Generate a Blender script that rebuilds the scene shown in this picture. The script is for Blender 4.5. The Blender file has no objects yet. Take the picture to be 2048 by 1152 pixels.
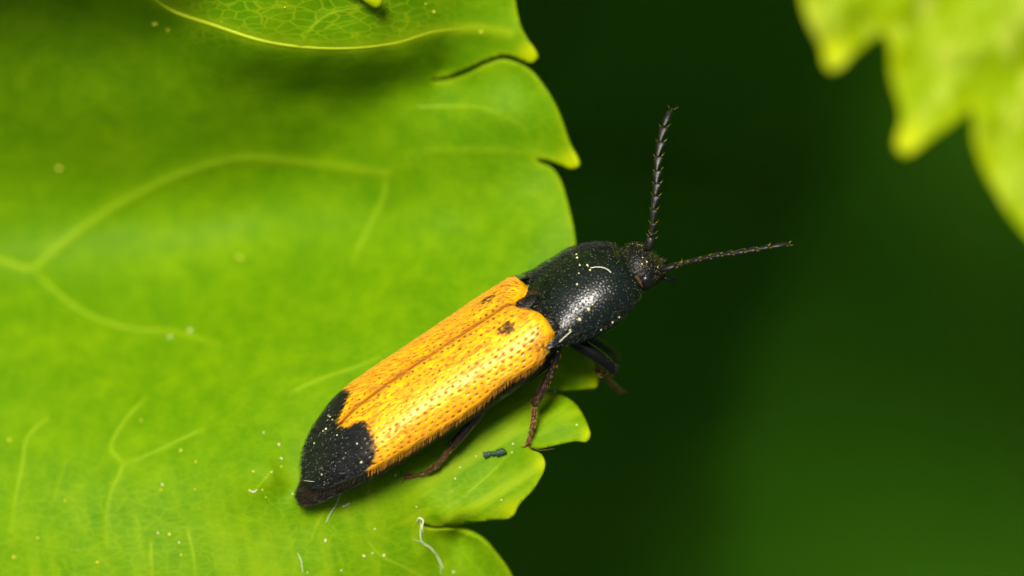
import bpy, math, random
import numpy as np
from mathutils import Vector
from mathutils.geometry import delaunay_2d_cdt

# ---------------------------------------------------------------- units
# everything below is laid out in millimetres (a 10.7 mm beetle); S turns them into metres.
S = 0.001
H = 100.0          # height of the beetle's leaf above the ground, mm
CD = 150.0         # camera to focus distance, mm
PX = 80.0          # photo pixels per mm on the focus plane
R = math.radians
rng = random.Random(7)
nrs = np.random.RandomState(11)
scene = bpy.context.scene
col = scene.collection

# ---------------------------------------------------------------- camera
cam = bpy.data.cameras.new('camera')
cam.sensor_width = 36.0
cam.lens = 36.0 * CD / (2048 / PX)
cam.clip_start = 0.005
cam.clip_end = 200.0
cam.dof.use_dof = True
cam.dof.focus_distance = (CD - 0.35) * S
cam.dof.aperture_fstop = 31.0
cam.dof.aperture_blades = 0
cam_o = bpy.data.objects.new('camera', cam)
col.objects.link(cam_o)
cam_o.location = (0, 0, (H + CD) * S)
cam_o.rotation_euler = (0, 0, 0)
scene.camera = cam_o

# ---------------------------------------------------------------- light
SUN_OFF = 24.0                                   # degrees away from straight above
az = np.array([-0.42, 0.907])                     # towards the sun, seen from above
az = az / np.linalg.norm(az)
sun_dir = Vector((az[0] * math.sin(R(SUN_OFF)), az[1] * math.sin(R(SUN_OFF)), math.cos(R(SUN_OFF))))
world = bpy.data.worlds.new('World')
scene.world = world
world.use_nodes = True
wn = world.node_tree
sky = wn.nodes.new('ShaderNodeTexSky')
sky.sky_type = 'NISHITA'
sky.sun_disc = False
sky.dust_density = 4.0          # hazy, whitish sky
sky.ozone_density = 0.6
sky.sun_elevation = R(90 - SUN_OFF)
sky.sun_rotation = math.atan2(az[0], az[1])
wn.links.new(sky.outputs[0], wn.nodes['Background'].inputs[0])
wn.nodes['Background'].inputs[1].default_value = 0.05
sun = bpy.data.lights.new('sun', 'SUN')
sun.energy = 4.2
sun.angle = R(18)
sun.color = (1.0, 0.96, 0.88)
sun_o = bpy.data.objects.new('sun', sun)
col.objects.link(sun_o)
sun_o.location = (0, 0, 1)
sun_o.rotation_euler = sun_dir.to_track_quat('Z', 'Y').to_euler()

scene.render.engine = 'CYCLES'
scene.cycles.use_denoising = True
scene.cycles.max_bounces = 3
scene.cycles.diffuse_bounces = 2
scene.cycles.glossy_bounces = 2
scene.cycles.transmission_bounces = 3
scene.cycles.use_adaptive_sampling = True
scene.cycles.adaptive_threshold = 0.02
scene.cycles.caustics_reflective = False
scene.cycles.caustics_refractive = False
scene.view_settings.view_transform = 'Standard'
scene.view_settings.look = 'None'
scene.view_settings.gamma = 1.0
scene.view_settings.exposure = 0.80
scene.view_settings.use_curve_mapping = False


# ---------------------------------------------------------------- helpers
def P(px, py, z=0.0):
    """photo pixel + height (mm above the focus plane) -> point in mm"""
    px, py, z = np.broadcast_arrays(np.asarray(px, float), np.asarray(py, float), np.asarray(z, float))
    k = (CD - z) / CD
    return np.stack([(px - 1024) / PX * k, (576 - py) / PX * k, z], -1)


def link(o, parent=None):
    col.objects.link(o)
    if parent is not None:
        o.parent = parent
    return o


def tag(o, label=None, cat=None, group=None, kind=None):
    if label: o['label'] = label
    if cat: o['category'] = cat
    if group: o['group'] = group
    if kind: o['kind'] = kind
    return o


def wloc(o_mm):
    return (o_mm[0] * S, o_mm[1] * S, (o_mm[2] + H) * S)


def empty(name, o_mm):
    o = bpy.data.objects.new(name, None)
    o.empty_display_size = 0.002
    link(o)
    o.location = wloc(o_mm)
    o['_o'] = [float(x) for x in o_mm]
    return o


def mesh_data(name, V, F, mat, smooth=True, attrs=None, cols=None):
    m = bpy.data.meshes.new(name)
    V = np.asarray(V, float)
    m.from_pydata((V * S).tolist(), [], F if isinstance(F, list) else F.tolist())
    if smooth:
        m.polygons.foreach_set('use_smooth', [True] * len(m.polygons))
    for k, a in (attrs or {}).items():
        at = m.attributes.new(k, 'FLOAT', 'POINT')
        at.data.foreach_set('value', np.asarray(a, np.float32))
    if cols is not None:
        at = m.attributes.new('pigment', 'FLOAT_COLOR', 'POINT')
        c4 = np.ones((len(V), 4), np.float32); c4[:, :3] = cols
        at.data.foreach_set('color', c4.ravel())
    m.materials.append(mat)
    m.update()
    return m


def obj(name, V, F, mat, parent=None, org=(0, 0, 0), **kw):
    """one mesh object; V in mm of the common frame, org = origin of its thing in mm"""
    V = np.asarray(V, float) - np.asarray(org, float)
    o = bpy.data.objects.new(name, mesh_data(name, V, F, mat, **kw))
    link(o, parent)
    if parent is None:
        o.location = wloc(org)
    return o


def catmull(pts, step, closed=False):
    pts = np.asarray(pts, float)
    n = len(pts)
    out = []
    rngi = range(n) if closed else range(n - 1)
    for i in rngi:
        p1, p2 = pts[i], pts[(i + 1) % n]
        p0 = pts[(i - 1) % n] if closed or i > 0 else 2 * p1 - p2
        p3 = pts[(i + 2) % n] if closed or i < n - 2 else 2 * p2 - p1
        k = max(1, int(np.linalg.norm((p2 - p1)[:2]) / step))
        # centripetal-ish tension keeps sharp teeth from overshooting
        d01, d12, d23 = [max(1e-6, np.linalg.norm(v)) ** .5 for v in (p1 - p0, p2 - p1, p3 - p2)]
        m1 = (p2 - p1) + d12 * ((p1 - p0) / d01 - (p2 - p0) / (d01 + d12))
        m2 = (p2 - p1) + d12 * ((p3 - p2) / d23 - (p3 - p1) / (d12 + d23))
        for j in range(k):
            t = j / k
            out.append((2*t**3-3*t**2+1)*p1 + (t**3-2*t**2+t)*m1 + (-2*t**3+3*t**2)*p2 + (t**3-t**2)*m2)
    if not closed:
        out.append(pts[-1])
    return np.array(out)


def smoothstep(a, b, x):
    t = np.clip((x - a) / (b - a), 0, 1)
    return t * t * (3 - 2 * t)


_tab = nrs.rand(256, 256)
def vnoise(x, y):
    """smooth 2-D value noise, 0..1"""
    x = np.asarray(x, float); y = np.asarray(y, float)
    xi = np.floor(x).astype(int); yi = np.floor(y).astype(int)
    fx = x - xi; fy = y - yi
    fx = fx*fx*(3-2*fx); fy = fy*fy*(3-2*fy)
    g = lambda a, b: _tab[a % 256, b % 256]
    return (g(xi, yi)*(1-fx)+g(xi+1, yi)*fx)*(1-fy) + (g(xi, yi+1)*(1-fx)+g(xi+1, yi+1)*fx)*fy


def fbm(x, y, o=3):
    s = 0; a = .5; t = 0
    for i in range(o):
        s = s + a * vnoise(x * 2**i + 17*i, y * 2**i + 31*i); t += a; a *= .5
    return s / t


def seg_dist(X, Y, pts):
    """distance of points to a polyline"""
    d = np.full(X.shape, 1e9)
    for a, b in zip(pts[:-1], pts[1:]):
        ab = b - a
        t = np.clip(((X-a[0])*ab[0] + (Y-a[1])*ab[1]) / max(1e-9, ab @ ab), 0, 1)
        d = np.minimum(d, np.hypot(X-a[0]-t*ab[0], Y-a[1]-t*ab[1]))
    return d


def inside(X, Y, poly):
    r = np.zeros(X.shape, bool)
    for (x1, y1), (x2, y2) in zip(poly, np.roll(poly, -1, 0)):
        if y1 == y2: continue
        c = ((y1 > Y) != (y2 > Y)) & (X < (x2-x1)*(Y-y1)/(y2-y1)+x1)
        r ^= c
    return r


def tube(path, radii, n=8, cap=True, squash=None):
    """tapered tube along path (mm); squash=(vector, factor) flattens it"""
    path = np.asarray(path, float)
    radii = np.broadcast_to(np.asarray(radii, float), (len(path),))
    T = np.gradient(path, axis=0)
    T /= np.linalg.norm(T, axis=1)[:, None] + 1e-12
    up = np.array([0.13, 0.21, 0.97])
    V = []; F = []
    N0 = None
    for i in range(len(path)):
        if N0 is None:
            N = np.cross(T[i], up)
            if np.linalg.norm(N) < 1e-3: N = np.cross(T[i], [1, 0, 0])
        else:
            N = N0 - T[i] * (N0 @ T[i])
        N /= np.linalg.norm(N) + 1e-12
        N0 = N
        B = np.cross(T[i], N)
        for k in range(n):
            a = 2*math.pi*k/n
            off = (math.cos(a)*N + math.sin(a)*B) * radii[i]
            if squash is not None:
                s = np.asarray(squash[0]); off = off - s*(off @ s)*(1-squash[1])
            V.append(path[i] + off)
    m = len(path)
    for i in range(m-1):
        for k in range(n):
            a = i*n+k; b = i*n+(k+1) % n
            F.append([a, b, b+n, a+n])
    if cap:
        F.append(list(range(n))[::-1]); F.append([(m-1)*n+k for k in range(n)])
    return np.array(V), F


class MB:
    def __init__(s): s.V = []; s.F = []; s.C = []; s.n = 0
    def add(s, V, F, c=None):
        s.V.append(np.asarray(V)); s.F += [[i + s.n for i in f] for f in F]; s.n += len(V)
        if c is not None: s.C.append(np.broadcast_to(np.asarray(c, float), (len(V), 3)))
    def build(s, name, mat, parent=None, org=(0, 0, 0), **kw):
        if s.C: kw['cols'] = np.concatenate(s.C)
        return obj(name, np.concatenate(s.V), s.F, mat, parent, org, **kw)


def hairs(mb, pos, nor, dirs, length, rad, lift=.35, droop=.5, c=None):
    """tapered three-sided hairs that leave the surface and bend back towards dirs"""
    pos = np.asarray(pos); N = len(pos)
    d = dirs - nor * (dirs * nor).sum(1)[:, None]
    d /= np.linalg.norm(d, axis=1)[:, None] + 1e-9
    length = np.broadcast_to(length, (N,))[:, None]
    lift = np.broadcast_to(lift, (N,))[:, None]
    p0 = pos - nor*0.004
    p1 = pos + (d*np.sqrt(np.maximum(0, 1-lift**2)) + nor*lift)*length*.5
    p2 = p1 + (d + nor*lift*(1-droop*2))*length*.5
    side = np.cross(d, nor)
    side /= np.linalg.norm(side, axis=1)[:, None] + 1e-9
    r = np.broadcast_to(rad, (N,))[:, None]
    V = np.stack([p0+side*r, p0-side*r, p0+nor*r, p1+side*r*.8, p1-side*r*.8, p1+nor*r*.8, p2], 1).reshape(-1, 3)
    base = [[0, 1, 4, 3], [1, 2, 5, 4], [2, 0, 3, 5], [3, 4, 6], [4, 5, 6], [5, 3, 6]]
    F = [[7*i+k for k in f] for i in range(N) for f in base]
    if c is not None and np.ndim(c) == 2: c = np.repeat(c, 7, 0)
    mb.add(V, F, c)


# ---------------------------------------------------------------- materials
def material(name):
    m = bpy.data.materials.new(name); m.use_nodes = True
    return m, m.node_tree.nodes, m.node_tree.links


def simple(name, color, rough=.5, spec=.5, coat=0., bump=None, sss=0., noise=None):
    m, n, l = material(name)
    b = n['Principled BSDF']
    b.inputs['Base Color'].default_value = (*color, 1)
    b.inputs['Roughness'].default_value = rough
    b.inputs['Specular IOR Level'].default_value = spec
    b.inputs['Coat Weight'].default_value = coat
    if noise:
        t = n.new('ShaderNodeTexNoise'); t.inputs['Scale'].default_value = noise[0] / S
        tc = n.new('ShaderNodeTexCoord'); l.new(tc.outputs['Object'], t.inputs['Vector'])
        mx = n.new('ShaderNodeMix'); mx.data_type = 'RGBA'
        mx.inputs[6].default_value = (*color, 1); mx.inputs[7].default_value = (*noise[1], 1)
        l.new(t.outputs[0], mx.inputs[0]); l.new(mx.outputs[2], b.inputs['Base Color'])
    if bump:
        t = n.new('ShaderNodeTexNoise'); t.inputs['Scale'].default_value = bump[0] / S; t.inputs['Detail'].default_value = 3
        tc = n.new('ShaderNodeTexCoord'); l.new(tc.outputs['Object'], t.inputs['Vector'])
        bp = n.new('ShaderNodeBump'); bp.inputs['Distance'].default_value = bump[1] * S; bp.inputs['Strength'].default_value = 1
        l.new(t.outputs[0], bp.inputs['Height']); l.new(bp.outputs[0], b.inputs['Normal'])
    if sss:
        b.inputs['Subsurface Weight'].default_value = sss
        b.inputs['Subsurface Radius'].default_value = (.1, .1, .05)
        b.inputs['Subsurface Scale'].default_value = S
    return m


def pigment_mat(name, rough, spec, coat=0., coat_rough=.2, bump=None, trans=0.):
    """base colour from the per-vertex pigment"""
    m, n, l = material(name)
    b = n['Principled BSDF']
    a = n.new('ShaderNodeAttribute'); a.attribute_name = 'pigment'
    l.new(a.outputs['Color'], b.inputs['Base Color'])
    b.inputs['Roughness'].default_value = rough
    b.inputs['Specular IOR Level'].default_value = spec
    b.inputs['Coat Weight'].default_value = coat
    b.inputs['Coat Roughness'].default_value = coat_rough
    if bump:
        t = n.new('ShaderNodeTexNoise'); t.inputs['Scale'].default_value = bump[0] / S; t.inputs['Detail'].default_value = 3
        tc = n.new('ShaderNodeTexCoord'); l.new(tc.outputs['Object'], t.inputs['Vector'])
        bp = n.new('ShaderNodeBump'); bp.inputs['Distance'].default_value = bump[1] * S; bp.inputs['Strength'].default_value = 1
        l.new(t.outputs[0], bp.inputs['Height']); l.new(bp.outputs[0], b.inputs['Normal'])
    return m


def leaf_material(name, dark, light, veinc, tipc, trans=.3, rough=.55, spec=.12):
    m, n, l = material(name)
    b = n['Principled BSDF']
    tc = n.new('ShaderNodeTexCoord')
    def attr(k):
        a = n.new('ShaderNodeAttribute'); a.attribute_name = k; return a.outputs['Fac']
    def mix(f, a, c, blend='MIX'):
        x = n.new('ShaderNodeMix'); x.data_type = 'RGBA'; x.blend_type = blend
        for sock, v in ((x.inputs[0], f), (x.inputs[6], a), (x.inputs[7], c)):
            if hasattr(v, 'links') or hasattr(v, 'is_linked'): l.new(v, sock)
            elif isinstance(v, (int, float)): sock.default_value = v
            else: sock.default_value = (*v, 1)
        return x.outputs[2]
    def math_(op, a, c):
        x = n.new('ShaderNodeMath'); x.operation = op; x.use_clamp = False
        for i, v in enumerate((a, c)):
            if isinstance(v, (int, float)): x.inputs[i].default_value = v
            else: l.new(v, x.inputs[i])
        return x.outputs[0]
    def ramp(v, lo, hi):
        x = n.new('ShaderNodeMapRange'); x.inputs[1].default_value = lo; x.inputs[2].default_value = hi
        l.new(v, x.inputs[0]); return x.outputs[0]
    def noise(scale, detail=3, mapping=None):
        t = n.new('ShaderNodeTexNoise'); t.inputs['Scale'].default_value = scale / S; t.inputs['Detail'].default_value = detail
        v = tc.outputs['Object']
        if mapping:
            for kw in ({'Rotation': (0, 0, mapping[0])}, {'Scale': mapping[1]}):      # turn first, then stretch
                mp = n.new('ShaderNodeMapping')
                for k_, v_ in kw.items(): mp.inputs[k_].default_value = v_
                l.new(v, mp.inputs[0]); v = mp.outputs[0]
        l.new(v, t.inputs['Vector']); return t.outputs[0]
    blotch = ramp(noise(.55, 4), .3, .7)
    c = mix(blotch, dark, light)
    fine = ramp(noise(7., 3), .3, .7)                           # cells of the leaf skin
    c = mix(math_('MULTIPLY', fine, .6), c, light)
    mid = ramp(noise(2.0, 4), .38, .66)
    c = mix(math_('MULTIPLY', mid, .55), c, dark)
    streak = ramp(noise(2.8, 3, (R(-31), (.07, 1, 1))), .42, .66)   # fine veins running out into the teeth
    c = mix(math_('MULTIPLY', math_('MULTIPLY', streak, attr('streak')), .8), c, veinc)
    st2 = ramp(noise(2.2, 3, (R(76), (.10, 1, 1))), .46, .72)
    c = mix(math_('MULTIPLY', math_('MULTIPLY', st2, attr('streak2')), .42), c, veinc)
    # net of the smallest veins
    vo = n.new('ShaderNodeTexVoronoi'); vo.feature = 'DISTANCE_TO_EDGE'; vo.inputs['Scale'].default_value = 4.4 / S
    mp = n.new('ShaderNodeMapping'); mp.inputs['Rotation'].default_value = (0, 0, R(10)); mp.inputs['Scale'].default_value = (.45, 1.25, .6)
    wv = n.new('ShaderNodeTexNoise'); wv.inputs['Scale'].default_value = 1.6 / S
    l.new(tc.outputs['Object'], wv.inputs['Vector'])
    ad = n.new('ShaderNodeVectorMath'); ad.operation = 'MULTIPLY_ADD'
    ad.inputs[1].default_value = (.25*S, .25*S, 0)
    l.new(wv.outputs[1], ad.inputs[0]); l.new(tc.outputs['Object'], ad.inputs[2])
    l.new(ad.outputs[0], mp.inputs[0]); l.new(mp.outputs[0], vo.inputs['Vector'])
    netv = n.new('ShaderNodeMapRange'); netv.inputs[1].default_value = .085; netv.inputs[2].default_value = .0
    l.new(vo.outputs['Distance'], netv.inputs[0])
    net = math_('MULTIPLY', netv.outputs[0], attr('net'))
    c = mix(net, c, veinc)
    c = mix(attr('vein'), c, veinc)
    c = mix(attr('tip'), c, tipc)
    l.new(c, b.inputs['Base Color'])
    b.inputs['Roughness'].default_value = rough
    b.inputs['Specular IOR Level'].default_value = spec
    bp = n.new('ShaderNodeBump'); bp.inputs['Distance'].default_value = .012 * S; bp.inputs['Strength'].default_value = .8
    l.new(noise(5., 1), bp.inputs['Height']); l.new(bp.outputs[0], b.inputs['Normal'])
    tr = n.new('ShaderNodeBsdfTranslucent')
    trc = mix(.25, c, tipc)
    l.new(trc, tr.inputs['Color'])
    ms = n.new('ShaderNodeMixShader'); ms.inputs[0].default_value = trans
    l.new(b.outputs[0], ms.inputs[1]); l.new(tr.outputs[0], ms.inputs[2])
    l.new(ms.outputs[0], n['Material Output'].inputs['Surface'])
    return m


M_leaf = leaf_material('leaf_green', (.072, .20, .0008), (.155, .29, .0008), (.25, .37, .004), (.38, .45, .001), trans=.30, spec=.05)
M_vein = simple('leaf_vein', (.17, .29, .004), .55, .12)
M_rib = simple('leaf_rib', (.34, .43, .008), .5, .15)
M_leaf2 = leaf_material('leaf_yellow_green', (.22, .35, .001), (.31, .43, .001), (.48, .58, .05), (.54, .60, .004), trans=.45, spec=.05)
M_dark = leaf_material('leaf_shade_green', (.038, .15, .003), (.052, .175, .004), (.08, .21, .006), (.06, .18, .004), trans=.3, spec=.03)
M_ground = simple('mossy_soil', (.016, .05, .006), .95, .1, noise=(.15, (.01, .03, .004)), bump=(.1, 2.))

# ---------------------------------------------------------------- the ground
def ground():
    nR, nA = 40, 48
    V = [(0, 0, -H)]; F = []
    for i in range(1, nR+1):
        r = 4000.0 * (i/nR)**3 * 12 + i*8
        for k in range(nA):
            a = 2*math.pi*k/nA
            x, y = r*math.cos(a), r*math.sin(a)
            V.append((x, y, -H + 6*(float(vnoise(x/30+50, y/30+50))-.5)*min(1, 400/r)))
    for k in range(nA): F.append([0, 1+k, 1+(k+1) % nA])
    for i in range(nR-1):
        for k in range(nA):
            a = 1+i*nA+k; b = 1+i*nA+(k+1) % nA
            F.append([a, a+nA, b+nA, b])
    o = obj('ground', V, F, M_ground)
    o.location = (0, 0, H*S)
    tag(o, kind='structure')
ground()

# ---------------------------------------------------------------- leaves
def tps(ctrl):
    c = np.array(ctrl, float); xy = c[:, :2]/PX; z = c[:, 2]
    n = len(c)
    d = np.linalg.norm(xy[:, None]-xy[None], axis=2)
    K = np.where(d > 0, d*d*np.log(np.maximum(d, 1e-9)), 0) + np.eye(n)*.02
    Pm = np.concatenate([np.ones((n, 1)), xy], 1)
    A = np.zeros((n+3, n+3)); A[:n, :n] = K; A[:n, n:] = Pm; A[n:, :n] = Pm.T
    w = np.linalg.solve(A, np.concatenate([z, np.zeros(3)]))
    def f(px, py):
        px = np.atleast_1d(np.asarray(px, float)); py = np.atleast_1d(np.asarray(py, float))
        q = np.stack([px, py], -1).reshape(-1, 2)/PX
        out = np.empty(len(q))
        for i in range(0, len(q), 20000):
            dd = np.linalg.norm(q[i:i+20000, None]-xy[None], axis=2)
            out[i:i+20000] = np.where(dd > 0, dd*dd*np.log(np.maximum(dd, 1e-9)), 0) @ w[:n] + w[n] + q[i:i+20000] @ w[n+1:]
        return out.reshape(px.shape)
    return f


def leaf_sheet(outline, window, step, coarse, zf, attrs_f, thick, name, mat, parent, org):
    """a leaf blade: outline and grid in pixels, triangulated, lifted to zf and given a thickness"""
    x0, y0, x1, y1 = window
    gx, gy = np.meshgrid(np.arange(x0, x1, step), np.arange(y0, y1, step))
    gx = gx + (np.arange(gx.shape[0]) % 2)[:, None]*step*.5
    lo = outline.min(0); hi = outline.max(0)
    cx, cy = np.meshgrid(np.arange(lo[0], hi[0], coarse), np.arange(lo[1], hi[1], coarse))
    keep = ~((cx > x0-step) & (cx < x1+step) & (cy > y0-step) & (cy < y1+step))
    X = np.concatenate([gx.ravel(), cx[keep]]); Y = np.concatenate([gy.ravel(), cy[keep]])
    ok = inside(X, Y, outline); X = X[ok]; Y = Y[ok]
    # keep grid points off the outline
    near = np.zeros(len(X), bool)
    for a, b in zip(outline, np.roll(outline, -1, 0)):
        ab = b-a
        t = np.clip(((X-a[0])*ab[0]+(Y-a[1])*ab[1])/max(1e-9, ab@ab), 0, 1)
        near |= np.hypot(X-a[0]-t*ab[0], Y-a[1]-t*ab[1]) < step*.45
    X = X[~near]; Y = Y[~near]
    n = len(outline)
    vs = [Vector(p) for p in outline.tolist()] + [Vector(p) for p in np.stack([X, Y], -1).tolist()]
    ed = [(i, (i+1) % n) for i in range(n)]
    rv, re, rf, ov, oe, of = delaunay_2d_cdt(vs, ed, [], 1, 1e-4, True)
    Q = np.array([(v.x, v.y) for v in rv])
    orig_edge = set()
    z = zf(Q[:, 0], Q[:, 1])
    at = attrs_f(Q[:, 0], Q[:, 1])
    z = z + at.pop('_dz', 0)
    V = P(Q[:, 0], Q[:, 1], z)
    F = np.array([t for t in rf if len(t) == 3])
    cen = Q[F].mean(1)
    F = F[inside(cen[:, 0], cen[:, 1], outline)]
    # make all faces look up
    a, b, c = V[F[:, 0]], V[F[:, 1]], V[F[:, 2]]
    nz = np.cross(b-a, c-a)[:, 2]
    F[nz < 0] = F[nz < 0][:, ::-1]
    # vertex normals
    a, b, c = V[F[:, 0]], V[F[:, 1]], V[F[:, 2]]
    fn = np.cross(b-a, c-a)
    N = np.zeros_like(V)
    for k in range(3): np.add.at(N, F[:, k], fn)
    N /= np.linalg.norm(N, axis=1)[:, None]+1e-12
    VB = V - N*thick
    nv = len(V)
    e = np.concatenate([F[:, [0, 1]], F[:, [1, 2]], F[:, [2, 0]]])
    key = np.minimum(e[:, 0], e[:, 1])*nv + np.maximum(e[:, 0], e[:, 1])
    u, inv, cnt = np.unique(key, return_inverse=True, return_counts=True)
    rim = e[cnt[inv] == 1]
    faces = F.tolist() + (F[:, ::-1]+nv).tolist() + [[a_, a_+nv, b_+nv, b_] for a_, b_ in rim.tolist()]
    at2 = {k: np.concatenate([v, v*0.6]) for k, v in at.items()}
    return obj(name, np.concatenate([V, VB]), faces, mat, parent, org, attrs=at2)


# main leaf: control heights (photo pixel, height in mm)
CTRL = [(545,955,-0.66),(582,985,-0.98),(610,1025,-0.9),(500,1000,-0.9),
 (600,1000,-0.72),(680,962,-0.76),(560,940,-0.9),(812,957,-0.66),(1057,888,-0.52),(905,800,-1.15),(760,880,-1.05),(1000,760,-1.15),
 (1100,760,-1.05),(700,760,-1.9),(850,650,-2.1),(500,700,-3.1),(300,720,-4.0),(100,700,-4.4),(-100,700,-4.6),
 (0,500,-6.2),(250,430,-6.3),(500,420,-6.0),(750,440,-4.8),(950,450,-3.6),(1080,470,-2.6),(1140,470,-2.5),
 (1150,600,-2.3),(1120,690,-1.8),
 (1155,326,-2.5),(1110,310,-2.9),(1130,370,-2.8),(1000,320,-3.1),(1000,230,-2.7),(1085,190,-2.5),(1040,150,-2.7),(1120,250,-2.5),
 (800,330,-4.0),(800,240,-3.5),(900,200,-3.1),(950,170,-2.9),(600,320,-5.0),(600,240,-3.9),(400,320,-5.2),(400,220,-3.9),(200,320,-5.4),(200,200,-4.0),(0,320,-5.4),(0,180,-4.0),
 (500,160,-2.7),(620,180,-3.1),(720,180,-3.0),(800,160,-2.8),(860,140,-2.7),
 (310,0,-1.5),(430,50,-1.25),(560,85,-1.05),(680,96,-1.05),(780,88,-1.35),(870,62,-1.8),(960,57,-2.2),
 (400,75,-1.9),(520,112,-1.45),(620,125,-1.5),(720,128,-1.55),(810,115,-1.85),(330,60,-2.6),
 (450,-40,-0.5),(650,20,-0.5),(800,20,-1.0),(700,-120,0.6),(950,0,-2.0),(1030,20,-2.3),(1070,112,-2.3),(1010,95,-2.5),(930,120,-2.6),(880,140,-3.0),(990,112,-2.6),
 (200,60,-3.0),(100,0,-2.3),(200,-60,-1.0),(0,60,-3.0),(-200,60,-3.0),(0,-80,-0.9),(0,-240,6.5),(200,-240,6.2),(-250,-240,6.5),(420,-240,3.6),(-500,-240,6),(0,-450,6.5),(-300,-450,6.5),  # high points: unseen ridge above the frame, added to shade the upper left
 (300,1000,-1.5),(100,950,-2.2),(0,1150,-2.1),(300,1150,-1.2),(600,1130,-0.95),(450,1060,-1.1),(780,1100,-1.0),(850,1100,-1.2),(950,1110,-1.55),(1015,1145,-1.6),(880,1068,-1.35),(920,1066,-1.5),
 (900,1045,-0.72),(1010,1030,-0.62),(1085,930,-0.62),(1000,960,-0.62),(836,1046,-0.98),(960,1040,-0.66),(900,980,-0.72),
 (1100,830,-0.85),(1175,870,-0.62),(1110,888,-0.6),(1130,798,-1.05),(1160,825,-0.85),(1065,905,-0.6),
 (1150,772,-1.65),(1193,767,-1.75),(1100,777,-1.35),(1180,720,-2.0),
 (-3000,500,-9.0),(-3000,-3000,-10.0),(-1200,600,-5.0),(-1300,-600,-4.5),(0,-3000,-5.0),(900,-2500,-5.0),(0,-5200,-8.0),(-2000,2000,-7.0),(0,1900,-2.8),(850,1500,-2.4),(-1200,1500,-4.5),(700,-800,-3.0),(0,-900,-2.5),
]
zleaf_raw = tps(CTRL)
def zleaf(px, py):
    px = np.asarray(px, float); py = np.asarray(py, float)
    z = zleaf_raw(px, py)
    w = smoothstep(-600, 100, px)
    return z + .05*(fbm(px/90+3, py/90+9) - .5)

OUT = [(1031,0),(1036,30),(1043,55),(1055,80),(1070,103),(1074,116),(1064,126),(1045,121),(1022,112),(1002,111),(970,122),(925,142),(880,157),(862,159),
 (866,163),(890,161),(935,148),(975,129),(1004,120),(1030,126),(1062,145),(1090,178),(1112,215),(1126,252),(1138,290),(1152,316),(1156,332),(1143,338),(1122,330),(1100,322),(1072,319),
 (1076,324),(1100,334),(1118,358),(1130,390),(1140,425),(1148,460),(1153,500),(1160,560),(1170,640),(1180,700),(1192,740),(1197,762),(1194,771),(1170,774),(1140,778),(1105,780),(1082,780),
 (1080,783),(1105,786),(1132,793),(1152,808),(1168,832),(1178,855),(1181,872),(1174,883),(1152,882),(1130,886),(1100,893),(1075,898),(1058,896),
 (1064,901),(1082,908),(1090,924),(1088,942),(1080,958),(1066,980),(1047,1000),(1036,1014),(1029,1030),(1018,1038),(985,1041),(945,1046),(900,1052),(865,1054),(842,1046),
 (846,1053),(868,1059),(905,1058),(940,1068),(970,1086),(995,1112),(1015,1138),(1026,1158),
 (1045,1200),(1030,1230),(1020,1222),(1035,1300),(1000,1420),(880,1580),(600,1800),(200,2020),(-400,2200),(-1200,2300),(-2200,2000),(-3000,1400),(-3500,500),(-3700,-800),(-3400,-2200),(-2800,-3600),(-1800,-4600),(-600,-5000),(300,-4700),(900,-3800),(1500,-2900),(1750,-1900),(1650,-1000),(1250,-640),(1130,-300),(1060,-120),(1026,-40)]  # unseen upper lobe spread to the right so it shades the background
OUT = catmull(OUT, 5.0, True)
# thin the far part of the outline
far = (OUT[:, 0] < -120) | (OUT[:, 1] < -120) | (OUT[:, 1] > 1260)
keep = ~far | (np.arange(len(OUT)) % 14 == 0)
OUT = OUT[keep]

VEINS = [  # pixel polylines, width px, strength
 ([(290,-16),(345,20),(430,50),(520,79),(600,92),(700,95),(790,85),(870,62),(950,56),(1020,66)], 13, 1.25, True),
 ([(-80,500),(0,520),(65,536),(100,505),(200,430),(300,374),(400,333),(490,314),(600,323),(700,336),(772,347)], 9, .85, True),
 ([(65,536),(120,590),(170,625),(250,655),(350,664),(440,690)], 7, .55, True),
 ([(772,347),(768,390),(737,455),(705,520)], 7, .5, True),
 ([(95,836),(55,875),(45,930),(33,985),(22,1060)], 6, .5, True),
 ([(292,796),(250,840),(222,900),(245,925),(222,985),(213,1030),(214,1092)], 5.5, .6, True),
 ([(405,858),(355,882),(290,912),(250,925)], 5, .5, True),
 ([(375,1060),(385,1100),(392,1160)], 5, .5, True),
 ([(302,1080),(305,1160)], 5, .45, True),
 ([(132,920),(118,965),(108,1000)], 5, .4, False),
 ([(600,90),(620,60),(655,30),(700,18),(745,8)], 4, .7, True),
 ([(820,214),(900,213),(960,215),(1010,232),(1055,262)], 8, .28, True),
 ([(850,300),(960,300),(1060,305),(1120,318)], 8, .4, False),
 ([(580,786),(640,758),(700,738),(760,715)], 5, .55, True),
 ([(930,990),(975,952),(1020,906)], 4, .6, True),
 ([(1090,930),(1010,985),(930,1025)], 4, .25, False),
 ([(655,1012),(632,1055),(620,1085)], 3, .5, True),
 ([(640,985),(600,1020),(575,1060)], 3, .3, False),
 ([(545,940),(515,975),(500,990)], 3.5, .5, True),
 ([(730,1075),(760,1110),(820,1140),(860,1165)], 3.5, .5, True),
 ([(720,1010),(735,1050),(770,1080)], 3, .4, False),
 ([(675,1100),(690,1140),(705,1165)], 3, .4, False),
 ([(880,1085),(930,1110),(965,1150)], 3.5, .4, False),
 ([(1050,700),(1120,745),(1185,766)], 5, .4, False),
 ([(1060,860),(1110,845),(1160,850)], 4, .3, False),
 ([(700,-600),(760,-300),(600,-100)], 9, .5, True),
]
TIPS = [(1062,108,26),(1148,322,28),(1030,1028,22),(1178,868,16),(1190,766,14),(1085,925,16),(1042,1205,22)]
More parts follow.
